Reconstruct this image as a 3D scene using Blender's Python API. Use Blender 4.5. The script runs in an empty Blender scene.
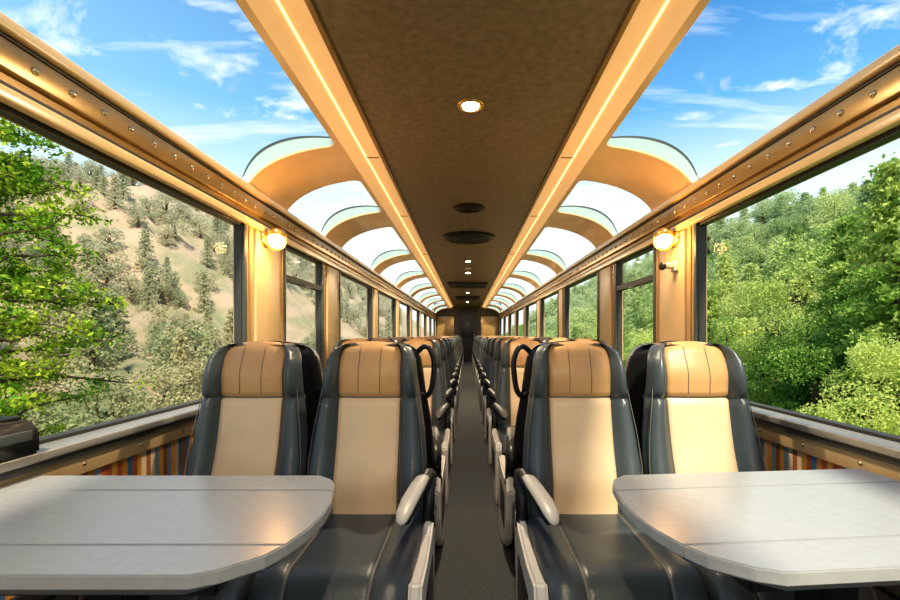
import bpy, bmesh, math, random
import numpy as np
from mathutils import Vector, Matrix
random.seed(4); rng=np.random.default_rng(4)
scene=bpy.context.scene
X0=0.02; Y0=-9.0; Y1=20.0; CAMZ=1.18

# ------------------------------------------------------------ helpers
def link(o): scene.collection.objects.link(o); return o
def nmat(name):
    m=bpy.data.materials.new(name); m.use_nodes=True
    nt=m.node_tree; return m,nt,nt.nodes['Principled BSDF']
def pmat(name,col,rough=0.5,metal=0.0,noise=0.0,nscale=20,bump=0.0,bscale=200,coat=0.0,emit=None,estr=0):
    m,nt,b=nmat(name)
    b.inputs['Base Color'].default_value=(*col,1); b.inputs['Roughness'].default_value=rough
    b.inputs['Metallic'].default_value=metal; b.inputs['Coat Weight'].default_value=coat
    if emit: b.inputs['Emission Color'].default_value=(*emit,1); b.inputs['Emission Strength'].default_value=estr
    tc=nt.nodes.new('ShaderNodeTexCoord')
    if noise>0:
        n=nt.nodes.new('ShaderNodeTexNoise'); n.inputs['Scale'].default_value=nscale; n.inputs['Detail'].default_value=5
        nt.links.new(tc.outputs['Object'],n.inputs['Vector'])
        r=nt.nodes.new('ShaderNodeMapRange'); r.inputs['From Min'].default_value=.3; r.inputs['From Max'].default_value=.7
        r.inputs['To Min'].default_value=1-noise; r.inputs['To Max'].default_value=1+noise
        nt.links.new(n.outputs['Fac'],r.inputs['Value'])
        mx=nt.nodes.new('ShaderNodeVectorMath'); mx.operation='SCALE'; mx.inputs[0].default_value=col
        nt.links.new(r.outputs['Result'],mx.inputs['Scale']); nt.links.new(mx.outputs['Vector'],b.inputs['Base Color'])
    if bump>0:
        n=nt.nodes.new('ShaderNodeTexNoise'); n.inputs['Scale'].default_value=bscale
        nt.links.new(tc.outputs['Object'],n.inputs['Vector'])
        bp=nt.nodes.new('ShaderNodeBump'); bp.inputs['Strength'].default_value=bump; bp.inputs['Distance'].default_value=.002
        nt.links.new(n.outputs['Fac'],bp.inputs['Height']); nt.links.new(bp.outputs['Normal'],b.inputs['Normal'])
    return m
def haze_tint(nt,src,haze,a=25,b=120,mx=.8):  # distance haze painted into the base colour, paler further along Y
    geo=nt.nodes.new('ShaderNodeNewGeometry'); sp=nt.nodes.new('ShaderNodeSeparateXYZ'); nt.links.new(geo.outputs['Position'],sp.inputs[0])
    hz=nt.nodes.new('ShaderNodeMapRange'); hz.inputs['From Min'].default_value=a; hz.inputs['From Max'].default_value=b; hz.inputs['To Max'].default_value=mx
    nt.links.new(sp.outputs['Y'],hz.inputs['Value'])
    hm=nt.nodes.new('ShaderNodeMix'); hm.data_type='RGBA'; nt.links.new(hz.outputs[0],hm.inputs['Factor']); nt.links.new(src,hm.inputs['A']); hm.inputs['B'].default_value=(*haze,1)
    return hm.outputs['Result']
def meshobj(name,v,f,mats,fm=None,smooth=False,parent=None):
    me=bpy.data.meshes.new(name); me.from_pydata([tuple(map(float,p)) for p in v],[],f)
    for m in mats: me.materials.append(m)
    if fm is not None: me.polygons.foreach_set('material_index',fm)
    if smooth: me.polygons.foreach_set('use_smooth',[True]*len(f))
    me.update(); o=bpy.data.objects.new(name,me); link(o)
    if parent: o.parent=parent
    return o
class MB:
    """mesh builder accumulating parts with materials"""
    def __init__(s): s.v=[];s.f=[];s.m=[];s.s=[]
    def add(s,v,f,m=0,smooth=False):
        o=len(s.v); s.v+=[tuple(map(float,p)) for p in v]
        for i,q in enumerate(f):
            s.f.append([o+k for k in q]); s.m.append(m if isinstance(m,int) else m[i]); s.s.append(smooth)
    def box(s,a,b,m=0,bev=0.0):
        a,b=[min(p,q) for p,q in zip(a,b)],[max(p,q) for p,q in zip(a,b)]
        if bev<=0:
            v=[(x,y,z) for x in(a[0],b[0]) for y in(a[1],b[1]) for z in(a[2],b[2])]
            s.add(v,[(0,1,3,2),(4,6,7,5),(0,4,5,1),(2,3,7,6),(0,2,6,4),(1,5,7,3)],m)
        else:
            bm=bmesh.new(); bmesh.ops.create_cube(bm,size=1)
            for q in bm.verts:
                q.co=Vector([(a[i]+b[i])/2+q.co[i]*(b[i]-a[i]) for i in range(3)])
            bmesh.ops.bevel(bm,geom=bm.edges[:],offset=bev,segments=3,profile=.5,affect='EDGES')
            s.bm(bm,m,True)
    def bm(s,bm,m=0,smooth=False):
        bm.verts.index_update()
        s.add([tuple(q.co) for q in bm.verts],[[q.index for q in f.verts] for f in bm.faces],m,smooth); bm.free()
    def tube(s,pts,r,m=0,n=8,closed=False):
        pts=[Vector(p) for p in pts]; N=len(pts); rings=[]
        up=Vector((0.13,0.21,1)).normalized()
        for i,p in enumerate(pts):
            a=pts[i-1] if (i>0 or closed) else p; b=pts[(i+1)%N] if (i<N-1 or closed) else p
            t=(b-a).normalized(); u=t.cross(up); 
            if u.length<1e-3: u=t.cross(Vector((1,0,0)))
            u.normalize(); w=t.cross(u); rr=r[i] if isinstance(r,(list,tuple)) else r
            rings.append([p+u*math.cos(2*math.pi*k/n)*rr+w*math.sin(2*math.pi*k/n)*rr for k in range(n)])
        v=[q for R in rings for q in R]; f=[]
        for i in range(N if closed else N-1):
            j=(i+1)%N
            for k in range(n): f.append((i*n+k,i*n+(k+1)%n,j*n+(k+1)%n,j*n+k))
        if not closed: f.append(tuple(range(n))); f.append(tuple((N-1)*n+k for k in range(n)))
        s.add(v,f,m,True)
    def lathe(s,c,ax,prof,m=0,n=24):
        ax=Vector(ax).normalized(); u=ax.orthogonal().normalized(); w=ax.cross(u); c=Vector(c)
        v=[];f=[]
        for r,h in prof:
            for k in range(n):
                a=2*math.pi*k/n; v.append(c+ax*h+(u*math.cos(a)+w*math.sin(a))*r)
        for i in range(len(prof)-1):
            for k in range(n): f.append((i*n+k,i*n+(k+1)%n,(i+1)*n+(k+1)%n,(i+1)*n+k))
        f.append(tuple(range(n))); f.append(tuple((len(prof)-1)*n+k for k in range(n)))
        s.add(v,f,m,True)
    def poly(s,pts,z0,z1,m=0,bev=0.0,M=None):
        bm=bmesh.new(); vs=[bm.verts.new((p[0],p[1],z0)) for p in pts]
        fa=bm.faces.new(vs); r=bmesh.ops.extrude_face_region(bm,geom=[fa])
        for g in r['geom']:
            if isinstance(g,bmesh.types.BMVert): g.co.z=z1
        bmesh.ops.recalc_face_normals(bm,faces=bm.faces)
        if bev>0: bmesh.ops.bevel(bm,geom=[e for e in bm.edges if abs(e.verts[0].co.z-e.verts[1].co.z)<1e-6],offset=bev,segments=2,affect='EDGES')
        if M: bm.transform(M)
        s.bm(bm,m,False)
    def obj(s,name,mats,parent=None,linkit=True):
        me=bpy.data.meshes.new(name); me.from_pydata(s.v,[],s.f)
        for m in mats: me.materials.append(m)
        me.polygons.foreach_set('material_index',s.m); me.polygons.foreach_set('use_smooth',s.s); me.update()
        bm=bmesh.new(); bm.from_mesh(me); bmesh.ops.recalc_face_normals(bm,faces=bm.faces); bm.to_mesh(me); bm.free()
        o=bpy.data.objects.new(name,me)
        if linkit: link(o)
        if parent: o.parent=parent
        return o

# ------------------------------------------------------------ materials
M_liner=pmat('gold_liner',(.90,.58,.27),.33,noise=.06,nscale=6,coat=.35,emit=(1,.55,.22),estr=.07)  # slight emission added to lift the liner; it is no lamp
M_rail=pmat('glow_gold_rail',(.88,.58,.28),.35,noise=.05,nscale=6,emit=(1,.55,.22),estr=.36)  # glow added to the rail's own material; no lamp behind it
M_post=pmat('tan_post_paint',(.54,.38,.20),.42,noise=.10,nscale=5)
M_postc=pmat('cream_post_cover',(.70,.50,.27),.4,noise=.06,nscale=6)
M_trim=pmat('pale_gold_trim',(.90,.62,.30),.25,coat=.4)
M_bronze=pmat('bronze_beam',(.46,.29,.11),.28,metal=.35,noise=.10,nscale=8)
M_ceil=pmat('brown_ceiling_laminate',(.29,.215,.13),.42,noise=.2,nscale=26,bump=.3,bscale=90)
M_floor=pmat('charcoal_carpet',(.062,.073,.078),.8,noise=.35,nscale=90,bump=.6,bscale=400)
M_dark=pmat('dark_rubber',(.045,.045,.042),.5)
M_black=pmat('black_plastic',(.014,.015,.017),.38)
M_grey=pmat('grey_metal',(.33,.32,.29),.35,metal=.4)
M_leather=pmat('slate_leather',(.062,.080,.088),.28,bump=.35,bscale=350,noise=.06,nscale=15)
M_cream=pmat('cream_leather',(.74,.55,.34),.40,bump=.3,bscale=350,noise=.04,nscale=8)
M_tan=pmat('tan_leather',(.58,.345,.15),.38,bump=.3,bscale=350,noise=.05,nscale=8)
M_seam=pmat('seam_piping',(.15,.14,.125),.5)
M_white=pmat('white_plastic',(.62,.61,.57),.35)
M_pad=pmat('armrest_pad_grey',(.47,.46,.42),.38)
M_armgrey=pmat('grey_plastic',(.10,.105,.10),.4)
M_table=pmat('grey_table_laminate',(.34,.36,.37),.24,noise=.04,nscale=40)
M_tedge=pmat('table_edge',(.14,.155,.16),.4)
M_reveal=pmat('pale_window_reveal',(.46,.62,.59),.25)
M_gasket=pmat('window_gasket',(.07,.085,.08),.4)
M_endwall=pmat('dark_brown_bulkhead',(.10,.07,.045),.5)
M_lamp=pmat('lamp_glass',(1,.8,.5),.2,emit=(1,.58,.20),estr=4)
M_spot=pmat('downlight_glow',(1,.9,.7),.2,emit=(1,.76,.42),estr=30)
M_brass=pmat('brass',(.80,.50,.18),.22,metal=.9)
M_strip=pmat('cove_led_strip',(1,.85,.6),.3,emit=(1,.64,.30),estr=1.3)
M_steel=pmat('steel_stud',(.75,.62,.42),.2,metal=.8)

def glassmat(name,tint,refl):
    m=bpy.data.materials.new(name); m.use_nodes=True; nt=m.node_tree; nt.nodes.clear()
    o=nt.nodes.new('ShaderNodeOutputMaterial'); t=nt.nodes.new('ShaderNodeBsdfTransparent'); t.inputs[0].default_value=(*tint,1)
    g=nt.nodes.new('ShaderNodeBsdfGlossy'); g.inputs['Roughness'].default_value=.03
    fr=nt.nodes.new('ShaderNodeFresnel'); fr.inputs['IOR'].default_value=1.2
    k=nt.nodes.new('ShaderNodeMath'); k.operation='MULTIPLY'; k.inputs[1].default_value=refl
    mx=nt.nodes.new('ShaderNodeMixShader'); nt.links.new(fr.outputs[0],k.inputs[0]); nt.links.new(k.outputs[0],mx.inputs[0])
    nt.links.new(t.outputs[0],mx.inputs[1]); nt.links.new(g.outputs[0],mx.inputs[2]); nt.links.new(mx.outputs[0],o.inputs[0])
    return m
M_glass=glassmat('window_glass',(.98,1,.99),.008)

M_stripe,nt,b=nmat('striped_fabric'); b.inputs['Roughness'].default_value=.8
tc=nt.nodes.new('ShaderNodeTexCoord'); sx=nt.nodes.new('ShaderNodeSeparateXYZ'); nt.links.new(tc.outputs['Object'],sx.inputs[0])
mu=nt.nodes.new('ShaderNodeMath'); mu.operation='MULTIPLY'; mu.inputs[1].default_value=38; nt.links.new(sx.outputs['Y'],mu.inputs[0])
fl=nt.nodes.new('ShaderNodeMath'); fl.operation='FLOOR'; nt.links.new(mu.outputs[0],fl.inputs[0])
wn=nt.nodes.new('ShaderNodeTexWhiteNoise'); wn.noise_dimensions='1D'; nt.links.new(fl.outputs[0],wn.inputs['W'])
cr=nt.nodes.new('ShaderNodeValToRGB'); cr.color_ramp.interpolation='CONSTANT'
cols=[(.6,.14,.05),(.80,.62,.40),(.85,.34,.06),(.10,.24,.45),(.80,.66,.46),(.40,.15,.06),(.90,.46,.1),(.25,.38,.5)]
e=cr.color_ramp.elements; e[0].color=(*cols[0],1); e[1].position=1/8; e[1].color=(*cols[1],1)
for i in range(2,8):
    q=e.new(i/8); q.color=(*cols[i],1)
nt.links.new(wn.outputs['Value'],cr.inputs[0]); nt.links.new(cr.outputs[0],b.inputs['Base Color'])

# ------------------------------------------------------------ shell
WIN=[(-8.6,-3.6),(-3.1,2.81),(3.42,4.32),(4.9,6.55),(7.05,8.7),(9.2,10.85),(11.35,13.0),(13.5,15.15),(15.65,17.3),(17.8,19.45)]
HW=1.41; ZS=.83; ZT=1.885; ZH=2.11; ZC=2.43
mb=MB(); mb.box((X0-1.5,Y0-.1,-.08),(X0+1.5,Y1+.1,0)); mb.obj('floor',[M_floor])
mb=MB(); mb.box((X0-.615,Y0,ZC),(X0+.615,Y1,ZC+.05),0)
for s in(-1,1):
    mb.box((X0+s*.60,Y0,ZC-.014),(X0+s*.622,Y1,ZC+.02),1)
mb.obj('ceiling',[M_ceil,M_bronze])

def bez(P,t):
    a,b,c,d=[np.array(p) for p in P]; return (1-t)**3*a+3*(1-t)**2*t*b+3*(1-t)*t*t*c+t**3*d
PIN=[(.80,2.36),(1.05,2.345),(1.31,2.27),(1.405,2.09)]
POUT=[(.80,2.405),(1.09,2.46),(1.40,2.41),(1.435,2.10)]
SL=.72
bay_edges=[Y0]+[ (WIN[i][1]+WIN[i+1][0])/2 for i in range(len(WIN)-1)]+[Y1]
for side,nm in((-1,'left'),(1,'right')):
    mb=MB()
    def mp(P,s,y): 
        p=bez(P,min(max(s/SL,0),1)); return (X0+side*p[0],y,p[1])
    prof=[(.615,2.425),(.66,2.422),(.70,2.415),(.715,2.402),(.72,2.395),(.76,2.376),(.80,2.36)]
    v=[];f=[]
    for (x,z) in prof: v+= [(X0+side*x,Y0,z),(X0+side*x,Y1,z)]
    for i in range(len(prof)-1): f.append((2*i,2*i+1,2*i+3,2*i+2))
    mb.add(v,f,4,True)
    for yj in (.35,1.55,3.09,4.61,6.8,8.95,11.1): mb.box((X0+side*.625,yj-.003,2.395),(X0+side*.80,yj+.003,2.40),3)
    gl=MB()
    for bi,(wa,wb) in enumerate(WIN):
        ya,yb=bay_edges[bi],bay_edges[bi+1]
        s0,s1=.035,SL-.025; r=.055
        inner=[];outer=[]
        cs=[(s0+r,wa+r),(s1-r,wa+r),(s1-r,wb-r),(s0+r,wb-r)]
        m0,m1=s0,SL-s1; ma,mbb=wa-ya,yb-wb
        for ci,(cx,cy) in enumerate(cs):
            a0=math.pi+ci*math.pi/2
            for k in range(9):
                a=a0+k*math.pi/16; c,sn=math.cos(a),math.sin(a)
                inner.append((cx+r*c,cy+r*sn)); q=max(abs(c),abs(sn)); dx,dy=c/q,sn/q
                mx=(m0 if dx<0 else m1); my=(ma if dy<0 else mbb)
                outer.append((cx+dx*(r+mx),cy+dy*(r+my)))
            nx=cs[(ci+1)%4]
            a1=a0+math.pi/2
            n=18 if ci in(0,2) else 6
            for k in range(1,n):
                t=k/n; px=cx+(nx[0]-cx)*t; py=cy+(nx[1]-cy)*t; c,sn=round(math.cos(a1)),round(math.sin(a1))
                inner.append((px+r*c,py+r*sn))
                outer.append((px+c*(r+(m0 if c<0 else m1)),py+sn*(r+(ma if sn<0 else mbb))))
        N=len(inner)
        rings=[]
        for t in (0,.33,.66,1): rings.append([mp(PIN,o[0]+(i_[0]-o[0])*t,o[1]+(i_[1]-o[1])*t) for o,i_ in zip(outer,inner)])
        v=[p for R in rings for p in R]; f=[]
        for j in range(3):
            for k in range(N): f.append((j*N+k,j*N+(k+1)%N,(j+1)*N+(k+1)%N,(j+1)*N+k))
        mb.add(v,f,0,True)
        def lerp(a,b,t): return tuple(a[i]+(b[i]-a[i])*t for i in range(3))
        R0=[mp(PIN,*q) for q in inner]; R3=[mp(POUT,*q) for q in inner]
        R1=[lerp(a,b,.12) for a,b in zip(R0,R3)]; R2=[lerp(a,b,.84) for a,b in zip(R0,R3)]
        v=R0+R1+R2+R3; f=[];fm=[]
        for j in range(3):
            for k in range(N): f.append((j*N+k,j*N+(k+1)%N,(j+1)*N+(k+1)%N,(j+1)*N+k)); fm.append([1,2,3][j])
        mb.add(v,f,fm,True)
        v=[];f=[];n=18
        for k in range(n+1):
            for y in(wa-.02,wb+.02): v.append(mp(POUT,s0-.02+(s1-s0+.04)*k/n,y))
        for k in range(n): f.append((2*k,2*k+1,2*k+3,2*k+2))
        gl.add(v,f,0,True)
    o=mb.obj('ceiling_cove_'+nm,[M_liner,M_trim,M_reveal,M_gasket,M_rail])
    gl.obj('roof_glass_'+nm,[M_glass],parent=o)
    mb=MB(); mb.box((X0+side*.7085,Y0+.1,2.393),(X0+side*.7145,Y1-.1,2.404),0); mb.obj('cove_light_strip',[M_strip])

    I=X0+side*HW; O=X0+side*(HW+.12)
    mb=MB()
    mb.box((I,Y0,0),(O,Y1,ZS-.04),0)
    mb.box((I,Y0,ZT),(O,Y1,ZH+.03),1)
    segs=[Y0]+[q for w in WIN for q in w]+[Y1]
    for i in range(0,len(segs),2): mb.box((I,segs[i],ZS-.04),(I+side*.07,segs[i+1],ZT),0)
    for i in range(2,len(segs)-1,2):
        a,b=segs[i],segs[i+1]; mb.box((I-side*.018,a+.12,ZS),(I,b-.12,ZT-.02),2,.006)
        mb.box((I-side*.008,a+.05,ZS),(I,a+.062,ZT),1); mb.box((I-side*.008,b-.062,ZS),(I,b-.05,ZT),1)
    mb.obj('wall_'+nm,[M_post,M_bronze,M_postc])
    mb=MB()
    mb.box((I-side*.035,Y0,ZT-.012),(I,Y1,ZT+.028),0,.004)
    mb.box((I-side*.012,Y0,ZT+.028),(I,Y1,ZT+.05),2)
    mb.box((I-side*.022,Y0,ZT+.085),(I,Y1,ZT+.175),1,.005)
    mb.box((I-side*.024,Y0,ZT+.176),(I,Y1,ZT+.184),2)
    mb.box((I-side*.045,Y0,ZH-.035),(I,Y1,ZH+.005),0,.006)
    y=Y0+.3
    while y<Y1-.2:
        mb.lathe((I-side*.021,y,ZT+.13),(-side,0,0),[(.013,0),(.013,.004),(.009,.010),(.001,.012)],3,10); y+=.135
    mb.obj('trim_header_'+nm,[M_trim,M_bronze,M_dark,M_steel])
    mb=MB()
    mb.box((I-side*.10,Y0,ZS-.035),(I,Y1,ZS-.005),0,.006)
    mb.box((I-side*.085,Y0,ZS-.06),(I,Y1,ZS-.035),1)
    mb.box((I-side*.065,Y0,ZS-.13),(I,Y1,ZS-.06),2,.004)
    mb.box((I-side*.04,Y0,.40),(I,Y1,ZS-.13),3)
    mb.box((I-side*.05,Y0,.34),(I,Y1,.40),1,.004)
    mb.box((I-side*.03,Y0,0),(I,Y1,.34),4)
    y=Y0+.3
    while y<Y1-.2:
        mb.lathe((I-side*.064,y,ZS-.095),(-side,0,0),[(.009,0),(.009,.003),(.001,.007)],5,10); y+=.27
    mb.obj('trim_sill_'+nm,[M_grey,M_dark,M_post,M_stripe,M_dark,M_steel])
    for wi,(a,b) in enumerate(WIN):
        mb=MB(); t=.028; xi=I+side*.006; xo=I+side*.05; B=ZS-.04
        mb.box((xi,a,B),(xo,a+t,ZT),0); mb.box((xi,b-t,B),(xo,b,ZT),0)
        mb.box((xi,a,B),(xo,b,B+.045),0); mb.box((xi,a,ZT-t),(xo,b,ZT),0)
        t2=.016
        mb.box((I-side*.010,a-.012,B),(I+side*.010,a+t2,ZT),1); mb.box((I-side*.010,b-t2,B),(I+side*.010,b+.012,ZT),1)
        if wi==2:
            mb.box((xi-side*.01,a,1.60),(xo,b,1.645),0); mb.box((xi,a+t,1.645),(xi+side*.02,a+t+.02,ZT-.03),1)
            mb.box((xi,(a+b)/2-.06,1.585),(xi-side*.03,(a+b)/2+.06,1.6),1)
        o=mb.obj('window_%d'%(wi+1+(10 if side>0 else 0)),[M_dark,M_gasket])
        g=MB(); g.box((I+side*.030,a+t*.5,B+t*.5),(I+side*.034,b-t*.5,ZT-t*.3),0); g.obj('pane',[M_glass],parent=o)

mb=MB()
mb.box((X0-1.5,Y1,0),(X0-.42,Y1+.1,2.6),0); mb.box((X0+.42,Y1,0),(X0+1.5,Y1+.1,2.6),0); mb.box((X0-.42,Y1,2.05),(X0+.42,Y1+.1,2.6),0)
mb.box((X0-1.35,Y1-.02,.9),(X0-.6,Y1,2.0),1,.005); mb.box((X0+.6,Y1-.02,.9),(X0+1.35,Y1,2.0),1,.005)
mb.obj('wall_end',[M_endwall,M_bronze])
mb=MB(); mb.box((X0-1.5,Y0-.1,0),(X0+1.5,Y0,2.6),0); mb.obj('wall_rear',[M_post])
mb=MB()
mb.box((X0-.41,Y1-.03,0),(X0+.41,Y1-.005,2.24),0); mb.box((X0-.42,Y1-.05,0),(X0-.37,Y1-.004,2.25),1); mb.box((X0+.37,Y1-.05,0),(X0+.42,Y1-.004,2.25),1)
mb.box((X0-.42,Y1-.05,2.2),(X0+.42,Y1-.004,2.25),1); mb.box((X0-.25,Y1-.04,1.05),(X0+.25,Y1-.03,1.8),0,.004)
mb.tube([(X0+.3,Y1-.06,.95),(X0+.3,Y1-.06,1.25)],.012,2)
mb.obj('door_1',[M_black,M_dark,M_steel])

# ------------------------------------------------------------ ceiling fittings
def downlight(y,x=X0,r=.056):
    mb=MB()
    mb.lathe((x,y,ZC+.002),(0,0,-1),[(r*1.35,0),(r*1.35,.006),(r*1.15,.014),(r,.012),(r*.92,.004)],0,32)
    mb.lathe((x,y,ZC-.006),(0,0,-1),[(r*.74,0),(r*.74,.006),(r*.5,.010)],1,24)
    mb.obj('ceiling_downlight',[M_brass,M_spot])
    l=bpy.data.lights.new('downlight_bulb','AREA'); l.shape='DISK'; l.size=.06; l.energy=26; l.color=(1,.80,.55)
    o=bpy.data.objects.new('downlight_bulb',l); o.location=(x,y,ZC-.018); link(o)
for y in(-6.5,-3.2,-.5,2.45,7.6,9.0,13.2,17): downlight(y)  # those behind the camera are unseen, added to light the interior
mb=MB(); mb.lathe((X0,4.42,ZC),(0,0,-1),[(.155,0),(.155,.008),(.14,.018),(.12,.016),(.03,.013)],0,40)
for k in range(5): 
    mb.tube([(X0+(.03+.022*k)*math.cos(a),4.42+(.03+.022*k)*math.sin(a),ZC-.018) for a in np.linspace(0,2*math.pi,32,endpoint=False)],.003,1,6,True)
mb.obj('ceiling_speaker',[M_black,M_dark])
mb=MB(); mb.lathe((X0,5.75,ZC),(0,0,-1),[(.34,0),(.34,.012),(.31,.03),(.28,.022),(.03,.02)],0,48)
for k in range(6):
    mb.tube([(X0+(.05+.042*k)*math.cos(a),5.75+(.05+.042*k)*math.sin(a),ZC-.03) for a in np.linspace(0,2*math.pi,40,endpoint=False)],.007,1,6,True)
mb.obj('ceiling_air_diffuser',[M_black,M_gasket])
for yy,w in((11.2,.48),(15.0,.4)):
    mb=MB(); mb.box((X0-w,yy-.55,ZC-.03),(X0+w,yy+.55,ZC),0,.006)
    for k in range(14): mb.box((X0-w+.04,yy-.5+k*.073,ZC-.042),(X0+w-.04,yy-.48+k*.073,ZC-.028),1)
    mb.obj('ceiling_vent_grille',[M_black,M_gasket])
mb=MB(); mb.lathe((X0,8.3,ZC),(0,0,-1),[(.06,0),(.06,.02),(.045,.04),(.01,.045)],0,24); mb.obj('smoke_detector',[M_white])

for side in(-1,1):
    x=X0+side*(HW-.018); y=3.05; z=1.84
    mb=MB()
    mb.lathe((x,y,z),(-side,0,0),[(.07,0),(.07,.012),(.055,.022),(.02,.028)],0,28)
    mb.tube([(x,y,z+.01),(x-side*.05,y,z+.03),(x-side*.08,y,z+.015)],.012,0,8)
    mb.lathe((x-side*.085,y,z+.025),(0,-.35,-1),[(.02,-.035),(.05,-.018),(.062,0),(.066,.03)],0,24)
    mb.lathe((x-side*.085,y,z+.015),(0,-.35,-1),[(.05,.01),(.058,.03),(.05,.065),(.03,.085),(.004,.092)],1,24)
    mb.tube([(x-side*.085+.07*math.cos(a),y-.012,z-.02+.07*math.sin(a)) for a in np.linspace(0,2*math.pi,20,endpoint=False)],.005,0,6,True)
    o=mb.obj('wall_lamp',[M_brass,M_lamp])
    l=bpy.data.lights.new('lamp_bulb','POINT'); l.energy=4; l.color=(1,.55,.2); l.shadow_soft_size=.04
    lo=bpy.data.objects.new('lamp_bulb',l); lo.location=(x-side*.14,y-.10,z-.09); link(lo)
mb=MB(); x=X0+HW-.02
mb.box((x-.02,3.0,1.61),(x,3.08,1.68),0,.006); mb.tube([(x-.02,3.04,1.645),(x-.10,3.0,1.64)],.022,0,12); mb.lathe((x-.10,3.0,1.64),(-.9,-.4,0),[(.026,0),(.03,.012),(.02,.02)],1,14)
mb.obj('security_camera',[M_white,M_black])

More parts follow.
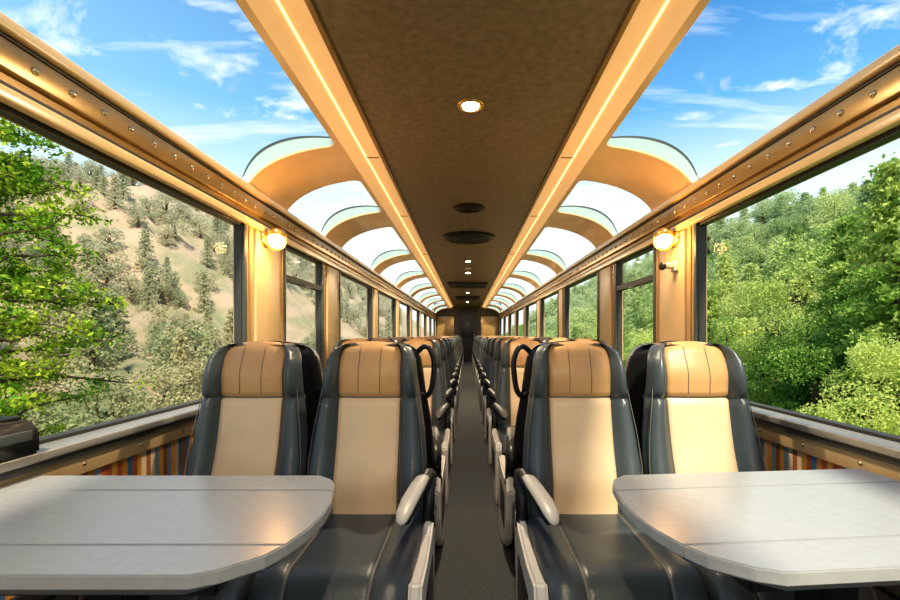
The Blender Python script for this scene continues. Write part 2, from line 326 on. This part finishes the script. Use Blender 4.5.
# ------------------------------------------------------------ seats (front faces -Y, origin on floor)
def loft(mb,secs,m,smooth=True):
    n=len(secs[0]); v=[p for s in secs for p in s]; f=[];fm=[]
    for j in range(len(secs)-1):
        for k in range(n):
            f.append((j*n+k,j*n+(k+1)%n,(j+1)*n+(k+1)%n,(j+1)*n+k)); fm.append(m(j,k) if callable(m) else m)
    f.append(tuple(range(n))); fm.append(m(0,n-1) if callable(m) else m)
    f.append(tuple((len(secs)-1)*n+k for k in range(n))); fm.append(m(len(secs)-2,n-1) if callable(m) else m)
    mb.add(v,f,fm,smooth)
def make_seat(name,arm,padmat,loop_on=True):
    mb=MB() # mats:0 leather 1 cream 2 tan 3 seam 4 black 5 white 6 grey 7 arm pad
    us=[-1,-.985,-.94,-.86,-.76,-.68,-.60,-.555,-.54,-.525,-.45,-.28,-.10,0,.10,.28,.45,.525,.54,.555,.60,.68,.76,.86,.94,.985,1]
    zs=list(np.linspace(.40,.905,20))+[.914,.922,.93]+list(np.linspace(.945,1.10,8))+[1.115,1.130,1.142,1.149,1.153]
    def hw(z):
        pts=[(.40,.236),(.5,.244),(.66,.244),(.78,.233),(.92,.211),(1.04,.195),(1.09,.187),(1.12,.177),(1.14,.160),(1.15,.143),(1.153,.130)]
        return float(np.interp(z,[p[0] for p in pts],[p[1] for p in pts]))
    secs=[]
    for z in zs:
        w=hw(z); lean=(z-.40)*.20; top=max(0,(z-1.11)/.043); th=.105-.02*(z-.4)/.76
        loop=[]
        pw=.131/max(w,.185)
        for u in us:
            au=abs(u); uu=(au/.54*pw) if au<.54 else pw+(au-.54)/.46*(1-pw)
            x=math.copysign(uu*w,u)
            if au<=.525: fy=-.014*math.cos(u/.525*math.pi/2)
            elif au<=.555: fy=.014
            else:
                A=-.042*(1.2 if z>.93 else 1.0)
                t=(au-.555)/.445; fy=A*math.sin(min(t*1.9,1)*math.pi/2) if t<.53 else A*math.cos((t-.53)/.47*math.pi/2)
                if t>.8: fy+=(t-.8)/.2*.035
            if 0.912<z<.924: fy+=.013
            fy-=.02*math.exp(-((z-.58)/.1)**2)+.022*math.exp(-((z-1.02)/.07)**2)
            zz=z+ (-.016*(abs(x)/max(w,.01))**2 if z>1.09 else 0)
            loop.append((x,lean+fy+top**2*.045,zz))
        for u in np.linspace(1,-1,13)[0:13]:
            au=abs(u); x=u*w*.97; y=lean+th-.05*au**4-top**2*.03
            loop.append((x,y,z+(-.016*au**2 if z>1.09 else 0)))
        secs.append(loop)
    nu=len(us)
    def fmf(j,k):
        z=(zs[j]+zs[min(j+1,len(zs)-1)])/2
        if k>=nu-1: return 4
        u=(us[k]+us[k+1])/2; au=abs(u)
        if au>.555: return 0
        if au>.525: return 3
        if .913<z<.923: return 3
        return 2 if z>.918 else 1
    loft(mb,secs,fmf)
    for sx in(-.045,.045):
        mb.tube([(sx,(z-.40)*.20-.0135-.022*math.exp(-((z-1.02)/.07)**2)+(max(0,(z-1.11)/.043)**2)*.042,z) for z in np.linspace(.935,1.13,12)],.0012,3,5)
    for sg in (-1,1):
        mb.tube([(sg*(hw(z)-.012),(z-.40)*.20-.022,z) for z in np.linspace(.45,1.09,20)],.0022,3,5)
    ys=[-.505,-.50,-.485,-.46,-.42,-.36,-.28,-.2,-.1,0,.05]
    secs=[]
    for i,y in enumerate(ys):
        fr=max(0,(-.42-y)/.085); zt=.470-.075*fr**2-.02*(y+.5)*0.5; zb=.335+.02*fr; w=.240-.012*fr
        loop=[]
        for u in us:
            au=abs(u); zz=zt+(.004*math.cos(au/.54*math.pi/2) if au<.54 else .012*math.sin((au-.54)/.46*math.pi))
            if .53<au<.55: zz-=.006
            if au>.86: zz-=((au-.86)/.14)**2*.03
            loop.append((u*w,y,zz))
        loop+= [(w,y,zb+.03),(w*.95,y,zb),(-w*.95,y,zb),(-w,y,zb+.03)]
        secs.append(loop)
    loft(mb,secs,lambda j,k:3 if k<nu-1 and .525<abs((us[k]+us[k+1])/2)<.555 else 0)
    mb.box((-.22,-.44,.28),(.22,.04,.34),4,.01)
    mb.box((-.17,-.36,.03),(-.11,-.02,.28),6,.008); mb.box((.11,-.36,.03),(.17,-.02,.28),6,.008)
    mb.box((-.21,-.40,0),(.21,.02,.035),4,.006)
    if arm:
        sg=arm; xo=sg*.254
        out=[(-.46,.06),(-.48,.28),(-.485,.40),(-.46,.445),(-.30,.425),(-.08,.43),(.06,.47),(.09,.40),(.06,.25),(-.02,.12),(-.10,.05),(-.30,.0),(-.44,.0)]
        bm=bmesh.new(); vs=[bm.verts.new((xo-sg*.018,p[0],p[1])) for p in out]; fa=bm.faces.new(vs)
        r=bmesh.ops.extrude_face_region(bm,geom=[fa])
        for g in r['geom']:
            if isinstance(g,bmesh.types.BMVert): g.co.x+=sg*.042
        bmesh.ops.recalc_face_normals(bm,faces=bm.faces)
        bmesh.ops.bevel(bm,geom=bm.edges[:],offset=.010,segments=3,affect='EDGES'); mb.bm(bm,5,False)
        mb.box((xo+sg*.020,-.34,.16),(xo+sg*.027,-.06,.34),4,.004)
        def ax(y): return xo-sg*(.045*min(max((-y+.05)/.45,0),1))
        mb.tube([(ax(y),y,z) for y,z in((.12,.54),(.08,.60),(.0,.622),(-.28,.605),(-.36,.59))],[.024,.028,.026,.022,.016],4,12)
        mb.tube([(xo,.03,.60),(xo,.02,.50),(xo,-.0,.42)],[.03,.026,.03],4,10)
        secs=[]
        for y,w,h in[(-.06,.015,.006),(-.08,.026,.012),(-.16,.029,.016),(-.30,.029,.016),(-.38,.025,.014),(-.415,.016,.009),(-.425,.006,.003)]:
            zc=.640+(y)*.03 - (0.02*((-.30-y)/.12)**2 if y<-.30 else 0)
            secs.append([(ax(y)+w*math.cos(a),y,zc+h*math.sin(a)) for a in np.linspace(0,2*math.pi,16,endpoint=False)])
        loft(mb,secs,7)
    if arm and loop_on:
        cx=sg*.165; cy=.19
        pts=[(cx,cy-.03,1.09),(cx+sg*.04,cy-.01,1.125),(cx+sg*.072,cy,1.11),(cx+sg*.09,cy,1.05),(cx+sg*.086,cy,.98),(cx+sg*.075,cy,.92),(cx+sg*.05,cy-.01,.89),(cx+sg*.02,cy-.04,.90)]
        sm=[]
        for i in range(len(pts)-1):
            p0,p1,p2,p3=[Vector(pts[min(max(i+q,0),len(pts)-1)]) for q in(-1,0,1,2)]
            for t in(0,.25,.5,.75): sm.append(.5*((2*p1)+(-p0+p2)*t+(2*p0-5*p1+4*p2-p3)*t*t+(-p0+3*p1-3*p2+p3)*t**3))
        sm.append(Vector(pts[-1])); mb.tube(sm,.013,4,10)
    o=mb.obj(name,[M_leather,M_cream,M_tan,M_seam,M_black,M_white,M_grey,padmat],linkit=False)
    return o.data
S1=[make_seat('train_seat',1,M_pad,False),make_seat('train_seat',0,M_pad),make_seat('train_seat',-1,M_pad,False)]
S2=[make_seat('train_seat',1,M_armgrey),S1[1],make_seat('train_seat',-1,M_armgrey)]
S3=[make_seat('train_seat',1,M_armgrey,False),S1[1],make_seat('train_seat',-1,M_armgrey,False)]
def row(d,S,flip=False):
    A,B=(S[2],S[0]) if flip else (S[0],S[2])
    for me,x in((A,-.41),(S[1],-.905),(S[1],.97),(B,.475)):
        o=bpy.data.objects.new('train_seat',me); link(o); o.location=(x,d,0); o.rotation_euler=(0,0,math.pi if flip else 0)
row(1.79,S1)
row(2.31,S2,True)          # back-to-back pair facing away
d=3.55
while d<18.9: row(d,S3); d+=.98

# ------------------------------------------------------------ tables
def table(sgn,shift,rot):
    L=-1.32 if sgn<0 else -1.24
    far=[(L,1.25),(-.37,1.25),(-.382,1.30),(-.405,1.345),(-.45,1.38),(L,1.38)]
    mid=[(L,.925),(-.372,.925),(-.352,1.0),(-.345,1.08),(-.350,1.16),(-.369,1.246),(L,1.246)]
    near=[(L,.805),(-.50,.805),(-.455,.825),(-.395,.878),(-.374,.921),(L,.921)]
    mb=MB()
    M=Matrix.Translation((shift,0,0))
    c=Vector((.45,1.1,0))
    if sgn>0: M=Matrix.Translation(c)@Matrix.Rotation(math.radians(rot),4,'Z')@Matrix.Translation(-c)@Matrix.Translation((shift,0,0))@Matrix.Scale(-1,4,(1,0,0))
    for P in(far,mid,near): mb.poly(P,.722,.750,0,.003,M)
    under=[(L,.83),(-.52,.83),(-.40,.93),(-.375,1.08),(-.42,1.32),(-.47,1.355),(L,1.355)]
    mb.poly(under,.700,.722,1,.002,M)
    for (a,b) in(((-.98,1.02,0),(-.72,1.17,.03)),((-.90,1.05,.03),(-.80,1.14,.66)),((-1.2,.90,.655),(-.50,1.30,.70))):
        bm=bmesh.new(); bmesh.ops.create_cube(bm,size=1)
        for q in bm.verts: q.co=Vector([(a[i]+b[i])/2+q.co[i]*(b[i]-a[i]) for i in range(3)])
        bmesh.ops.bevel(bm,geom=bm.edges[:],offset=.006,segments=2,affect='EDGES'); bm.transform(M); mb.bm(bm,2,False)
    mb.obj('train_table',[M_table,M_tedge,M_black])
table(-1,0,0); table(1,.055,5.0)

mb=MB(); x=X0-HW+.01
prof=[(1.16,ZS-.004),(1.36,ZS-.004),(1.36,.89),(1.33,.93),(1.19,.94),(1.16,.92)]
v=[(x,p[0],p[1]) for p in prof]+[(x+.095,p[0],p[1]) for p in prof]; n=len(prof)
bm=bmesh.new(); vs=[bm.verts.new(p) for p in v]; bm.faces.new(vs[:n]); bm.faces.new(vs[n:][::-1])
for k in range(n): bm.faces.new((vs[k],vs[(k+1)%n],vs[n+(k+1)%n],vs[n+k]))
bmesh.ops.recalc_face_normals(bm,faces=bm.faces); bmesh.ops.bevel(bm,geom=bm.edges[:],offset=.008,segments=3,affect='EDGES'); mb.bm(bm,0,True)
mb.box((x+.090,1.19,.87),(x+.098,1.33,.90),1,.003); mb.box((x+.01,1.19,.933),(x+.085,1.31,.945),0,.003)
mb.obj('console_box',[M_black,M_gasket])  # dark console box standing on the window sill

# ------------------------------------------------------------ outside
def leafmat(name,c1,c2,c3,sc=.6,trans=.35,haze=(.66,.74,.50),hz=None):
    m=bpy.data.materials.new(name); m.use_nodes=True; nt=m.node_tree; nt.nodes.clear()
    o=nt.nodes.new('ShaderNodeOutputMaterial'); geo=nt.nodes.new('ShaderNodeNewGeometry'); oi=nt.nodes.new('ShaderNodeObjectInfo')
    n=nt.nodes.new('ShaderNodeTexNoise'); n.inputs['Scale'].default_value=sc; n.inputs['Detail'].default_value=4; nt.links.new(geo.outputs['Position'],n.inputs['Vector'])
    a=nt.nodes.new('ShaderNodeMath'); a.operation='MULTIPLY_ADD'; a.inputs[1].default_value=.5; nt.links.new(oi.outputs['Random'],a.inputs[0]); nt.links.new(n.outputs['Fac'],a.inputs[2])
    ri=nt.nodes.new('ShaderNodeMath'); ri.operation='MULTIPLY_ADD'; ri.inputs[1].default_value=.25; nt.links.new(geo.outputs['Random Per Island'],ri.inputs[0]); nt.links.new(a.outputs[0],ri.inputs[2])
    cr=nt.nodes.new('ShaderNodeValToRGB'); e=cr.color_ramp.elements; e[0].position=.45;e[0].color=(*c1,1);e[1].position=1.0;e[1].color=(*c3,1);q=e.new(.75);q.color=(*c2,1)
    nt.links.new(ri.outputs[0],cr.inputs[0])
    C=haze_tint(nt,cr.outputs[0],haze,*(hz or (25,110,.8)))
    d=nt.nodes.new('ShaderNodeBsdfDiffuse'); t=nt.nodes.new('ShaderNodeBsdfTranslucent'); mx=nt.nodes.new('ShaderNodeMixShader'); mx.inputs[0].default_value=trans
    nt.links.new(C,d.inputs[0]); nt.links.new(C,t.inputs[0]); nt.links.new(d.outputs[0],mx.inputs[1]); nt.links.new(t.outputs[0],mx.inputs[2]); nt.links.new(mx.outputs[0],o.inputs[0])
    return m
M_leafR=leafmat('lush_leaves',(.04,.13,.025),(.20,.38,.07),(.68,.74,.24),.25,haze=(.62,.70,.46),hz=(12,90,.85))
M_leafL=leafmat('haze_tinted_leaves',(.20,.26,.13),(.33,.38,.18),(.58,.52,.30),.12,haze=(.62,.62,.50),hz=(10,105,.8))  # pale base greens carry painted haze as well
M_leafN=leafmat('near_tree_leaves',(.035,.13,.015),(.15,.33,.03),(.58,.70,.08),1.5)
M_bark=pmat('bark',(.10,.07,.045),.9,noise=.3,nscale=8)
def leaves(c,size,asp=.55):
    N=len(c); u=rng.normal(size=(N,3)); u/=np.linalg.norm(u,axis=1)[:,None]; w=rng.normal(size=(N,3)); w=np.cross(u,w); w/=np.linalg.norm(w,axis=1)[:,None]
    s=(size*rng.uniform(.6,1.3,N))[:,None]
    v=np.stack([c-u*s,c+w*s*asp,c+u*s,c-w*s*asp],1).reshape(-1,3); f=np.arange(N*4).reshape(N,4)
    return v,f
def treemesh(name,lm,kind,nl,size):
    mb=MB()
    if kind=='broad':
        mb.tube([(0,0,0),(.05,0,.25),(0,.03,.6)],[.045,.035,.015],1,6)
        cl=[]
        for k in range(22):
            a=rng.uniform(0,6.28); h=rng.uniform(.15,.92); R=.36*math.sin(math.pi*min(max((h-.02)/1.0,0.05),1))**.6*rng.uniform(.4,1)
            cl.append((R*math.cos(a),R*math.sin(a),h,rng.uniform(.10,.19)))
        pts=[]
        for c in cl:
            n=nl//len(cl); d=rng.normal(size=(n,3)); d/=np.linalg.norm(d,axis=1)[:,None]
            pts.append(np.array(c[:3])+d*c[3]*rng.uniform(.75,1.05,(n,1))*np.array([1,1,.8]))
        pts=np.concatenate(pts)
        for c in cl[:6]: mb.tube([(0,0,.35),(c[0]*.5,c[1]*.5,(c[2]+.35)/2),c[:3]],[.02,.012,.005],1,5)
    else:
        mb.tube([(0,0,0),(0,0,.5),(0,0,.98)],[.03,.018,.004],1,6)
        pts=[]
        for k in range(60):
            h=.08+.9*(k/60); R=.26*(1-h)**.8*rng.uniform(.75,1.1)+.01; a=k*2.4
            n=nl//60; t=rng.uniform(.1,1,n)**.7
            p=np.stack([R*t*math.cos(a),R*t*math.sin(a),h-.10*t*R/.26],1)+rng.normal(size=(n,3))*np.array([.022,.022,.012])
            pts.append(p)
        pts=np.concatenate(pts)
    v,f=leaves(pts,size); mb.add(v.tolist(),f.tolist(),0,False)
    me=bpy.data.meshes.new(name); me.from_pydata(mb.v,[],mb.f); me.materials.append(lm); me.materials.append(M_bark)
    me.polygons.foreach_set('material_index',mb.m); me.update(); return me
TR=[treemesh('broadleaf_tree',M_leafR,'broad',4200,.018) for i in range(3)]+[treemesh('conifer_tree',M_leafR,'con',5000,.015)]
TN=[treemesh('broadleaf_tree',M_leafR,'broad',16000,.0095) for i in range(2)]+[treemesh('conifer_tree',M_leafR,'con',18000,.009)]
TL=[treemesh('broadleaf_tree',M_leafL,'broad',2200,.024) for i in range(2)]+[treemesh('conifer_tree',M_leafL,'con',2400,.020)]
def smooth(a,b,x): t=min(max((x-a)/(b-a),0),1); return t*t*(3-2*t)
def hR(x,y):
    return -1.6+ smooth(5,60,x)*20.5*(1+.10*math.sin(y*.09)+.05*math.sin(y*.23+1))*(.68+.32*smooth(5,60,x))
def hL(x,y):
    a=-x; base=smooth(8,68,a)*(27*smooth(25,100,y)+7+2.4*math.sin(y*.11)+ 1.4*math.sin(y*.31))
    return -2.2+base
M_hillR=pmat('green_undergrowth',(.10,.20,.03),.95,noise=.5,nscale=.6)
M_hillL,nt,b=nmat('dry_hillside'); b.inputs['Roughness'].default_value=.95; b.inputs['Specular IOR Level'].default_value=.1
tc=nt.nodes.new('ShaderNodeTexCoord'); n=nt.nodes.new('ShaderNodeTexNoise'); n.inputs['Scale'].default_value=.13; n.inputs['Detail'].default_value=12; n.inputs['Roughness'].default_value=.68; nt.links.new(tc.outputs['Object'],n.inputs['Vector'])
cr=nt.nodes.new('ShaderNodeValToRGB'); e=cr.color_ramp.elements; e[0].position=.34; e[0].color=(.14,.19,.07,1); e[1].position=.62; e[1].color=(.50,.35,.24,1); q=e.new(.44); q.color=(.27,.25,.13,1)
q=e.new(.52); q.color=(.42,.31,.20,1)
nt.links.new(n.outputs['Fac'],cr.inputs[0]); nt.links.new(haze_tint(nt,cr.outputs[0],(.56,.48,.36),10,105,.55),b.inputs['Base Color'])
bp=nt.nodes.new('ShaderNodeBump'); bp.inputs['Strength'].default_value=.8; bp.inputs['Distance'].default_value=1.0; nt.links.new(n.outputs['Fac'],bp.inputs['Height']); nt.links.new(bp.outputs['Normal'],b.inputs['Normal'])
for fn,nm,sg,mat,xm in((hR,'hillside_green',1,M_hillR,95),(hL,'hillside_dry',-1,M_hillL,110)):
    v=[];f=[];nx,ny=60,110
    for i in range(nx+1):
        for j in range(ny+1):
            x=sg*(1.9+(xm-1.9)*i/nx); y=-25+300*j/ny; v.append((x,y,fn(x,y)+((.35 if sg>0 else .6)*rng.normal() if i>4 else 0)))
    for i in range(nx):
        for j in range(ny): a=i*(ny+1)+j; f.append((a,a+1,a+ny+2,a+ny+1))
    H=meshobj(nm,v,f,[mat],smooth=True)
    T=TR if sg>0 else TL
    cnt=0
    if sg>0: step=3.3; X=np.arange(11,74,step)
    else: step=2.9; X=np.arange(9,90,step)
    for xa in X:
        yy=-8.0
        ymax=190 if xa>25 else 90
        while yy<ymax:
            st=step*(1+max(0,yy)/70); yy+=st
            x=sg*(xa+rng.uniform(-.5,.5)*step); y=yy+rng.uniform(-.5,.5)*st
            if y< abs(x)*.6-12: continue
            if sg<0:
                cl=math.sin(x*.13+1)+math.sin(y*.09+x*.05)+rng.normal()*.7
                if cl<-.5 and xa>14 and not (62<-x<80): continue
            con=rng.random()<(.25 if sg>0 else .35)
            me=T[-1] if con else T[int(rng.integers(0,len(T)-1))]
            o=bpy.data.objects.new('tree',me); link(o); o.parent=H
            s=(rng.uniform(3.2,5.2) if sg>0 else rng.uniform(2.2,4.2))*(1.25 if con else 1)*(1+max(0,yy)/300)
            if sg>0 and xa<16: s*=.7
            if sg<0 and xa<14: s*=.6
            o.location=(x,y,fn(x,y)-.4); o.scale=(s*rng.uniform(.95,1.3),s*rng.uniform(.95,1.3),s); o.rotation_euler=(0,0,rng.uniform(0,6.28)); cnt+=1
    print(nm,cnt)
i=0
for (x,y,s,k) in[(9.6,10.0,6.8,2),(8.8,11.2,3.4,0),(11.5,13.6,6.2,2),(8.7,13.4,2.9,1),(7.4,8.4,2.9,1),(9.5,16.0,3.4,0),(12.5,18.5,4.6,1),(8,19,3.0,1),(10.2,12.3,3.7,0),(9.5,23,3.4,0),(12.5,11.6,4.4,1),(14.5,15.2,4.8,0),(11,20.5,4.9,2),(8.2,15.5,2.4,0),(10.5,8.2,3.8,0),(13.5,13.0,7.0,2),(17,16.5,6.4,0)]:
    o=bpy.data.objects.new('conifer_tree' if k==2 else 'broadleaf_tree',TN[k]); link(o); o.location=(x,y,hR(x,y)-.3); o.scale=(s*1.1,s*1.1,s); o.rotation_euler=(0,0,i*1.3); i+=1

mb=MB(); base=Vector((-5.95,5.1,-2.2)); H=6.5
mb.tube([base,base+Vector((.1,0,2)),base+Vector((0,.1,4.2)),base+Vector((.1,0,H))],[.13,.10,.06,.015],1,8)
P=[]
for k in range(150):
    h=rng.uniform(.10,.99); a=rng.uniform(0,6.28)
    L=(2.1*(1-h)**.6+.40)*rng.uniform(.55,1.08)
    d=Vector((math.cos(a),math.sin(a),rng.uniform(-.05,.35))); p0=base+Vector((.05,0,h*H)); pts=[]
    for t in np.linspace(0,1,7): pts.append(p0+d*L*t+Vector((0,0,-.25*L*.4*t*t))+Vector(rng.normal(size=3)*.03))
    mb.tube(pts,[.026*(1-t)+.004 for t in np.linspace(0,1,7)],1,5)
    for j in range(12):
        t=rng.uniform(.25,1); q=pts[min(int(t*6),5)].lerp(pts[min(int(t*6)+1,6)],t*6%1)
        dd=Vector(rng.normal(size=3)); dd.z=abs(dd.z)*.4-.1; dd.normalize(); l=rng.uniform(.12,.38); e2=q+dd*l
        mb.tube([q,e2],[.005,.002],1,3)
        n=int(34*l/.3); tt=rng.uniform(.1,1.1,n)[:,None]
        P.append(np.array(q)+np.array(dd)*l*tt+rng.normal(size=(n,3))*.05)
v,f=leaves(np.concatenate(P),.034,.5); mb.add(v.tolist(),f.tolist(),0,False)
me=bpy.data.meshes.new('leafy_tree'); me.from_pydata(mb.v,[],mb.f); me.materials.append(M_leafN); me.materials.append(M_bark); me.polygons.foreach_set('material_index',mb.m); me.update()
o=bpy.data.objects.new('leafy_tree',me); link(o)
mb=MB(); mb.box((-1.95,-25,-1.8),(1.95,250,-1.3),0); mb.obj('ground',[pmat('ballast',(.2,.18,.15),.95,noise=.4,nscale=8)])

# ------------------------------------------------------------ sky
w=bpy.data.worlds.new('sky'); scene.world=w; w.use_nodes=True; nt=w.node_tree; nt.nodes.clear()
N=nt.nodes.new; Lk=nt.links.new
out=N('ShaderNodeOutputWorld'); bg=N('ShaderNodeBackground'); tc=N('ShaderNodeTexCoord'); sp=N('ShaderNodeSeparateXYZ'); Lk(tc.outputs['Generated'],sp.inputs[0])
cr=N('ShaderNodeValToRGB'); e=cr.color_ramp.elements; e[0].position=0.0;e[0].color=(.82,.87,.87,1); e[1].position=.66; e[1].color=(.022,.14,.45,1)
q=e.new(.27); q.color=(.66,.80,.87,1); q=e.new(.42); q.color=(.14,.39,.70,1)
Lk(sp.outputs['Z'],cr.inputs[0])
wl=N('ShaderNodeMapRange'); wl.inputs['From Min'].default_value=-.1; wl.inputs['From Max'].default_value=-.75; wl.inputs['To Max'].default_value=.42; Lk(sp.outputs['X'],wl.inputs['Value'])
wm=N('ShaderNodeMix'); wm.data_type='RGBA'; Lk(wl.outputs[0],wm.inputs['Factor']); Lk(cr.outputs[0],wm.inputs['A']); wm.inputs['B'].default_value=(.42,.66,.82,1)
zm=N('ShaderNodeMath'); zm.operation='ADD'; zm.inputs[1].default_value=.12; Lk(sp.outputs['Z'],zm.inputs[0])
dv=N('ShaderNodeVectorMath'); dv.operation='DIVIDE'; cb=N('ShaderNodeCombineXYZ')
Lk(zm.outputs[0],cb.inputs[0]);Lk(zm.outputs[0],cb.inputs[1]);cb.inputs[2].default_value=1
Lk(tc.outputs['Generated'],dv.inputs[0]);Lk(cb.outputs[0],dv.inputs[1])
def cloud(loc,rot,scl,s,a,b,dist):
    mpn=N('ShaderNodeMapping'); mpn.inputs['Location'].default_value=loc; mpn.inputs['Rotation'].default_value=(0,0,rot); mpn.inputs['Scale'].default_value=scl; Lk(dv.outputs[0],mpn.inputs[0])
    n=N('ShaderNodeTexNoise'); n.inputs['Scale'].default_value=s; n.inputs['Detail'].default_value=10; n.inputs['Roughness'].default_value=.60; n.inputs['Distortion'].default_value=dist; Lk(mpn.outputs[0],n.inputs['Vector'])
    c=N('ShaderNodeValToRGB'); c.color_ramp.elements[0].position=a; c.color_ramp.elements[1].position=b; Lk(n.outputs['Fac'],c.inputs[0]); return c.outputs[0]
c1=cloud((3.1,1.7,0),.5,(1.2,1.6,.2),2.0,.54,.68,.4)
c2=cloud((.3,.9,0),-.75,(.45,2.6,.2),2.2,.54,.80,.2)
ad=N('ShaderNodeMath'); ad.operation='MAXIMUM'; Lk(c1,ad.inputs[0]); Lk(c2,ad.inputs[1])
mx=N('ShaderNodeMix'); mx.data_type='RGBA'; Lk(ad.outputs[0],mx.inputs['Factor']); Lk(wm.outputs['Result'],mx.inputs['A']); mx.inputs['B'].default_value=(.93,.93,.93,1)
Lk(mx.outputs['Result'],bg.inputs[0]); bg.inputs[1].default_value=1.0; Lk(bg.outputs[0],out.inputs[0])
sun=bpy.data.lights.new('sun','SUN'); sun.energy=4.2; sun.angle=math.radians(5); sun.color=(1,.88,.68)
so=bpy.data.objects.new('sun',sun); link(so); dirv=Vector((-.15,.60,-.78)); so.rotation_euler=dirv.to_track_quat('-Z','Y').to_euler()

# ------------------------------------------------------------ camera
cam=bpy.data.cameras.new('camera'); cam.lens=18; cam.sensor_width=36; cam.shift_x=-17/900; cam.shift_y=35/900; cam.clip_start=.02; cam.clip_end=1000
co=bpy.data.objects.new('camera',cam); link(co); co.location=(0,0,CAMZ); co.rotation_euler=(math.pi/2,0,0); scene.camera=co
scene.view_settings.view_transform='Standard'; scene.view_settings.exposure=.35
for lk in ('Medium High Contrast','Standard - Medium High Contrast'):
    try: scene.view_settings.look=lk; print('look',lk); break
    except Exception as ex: pass
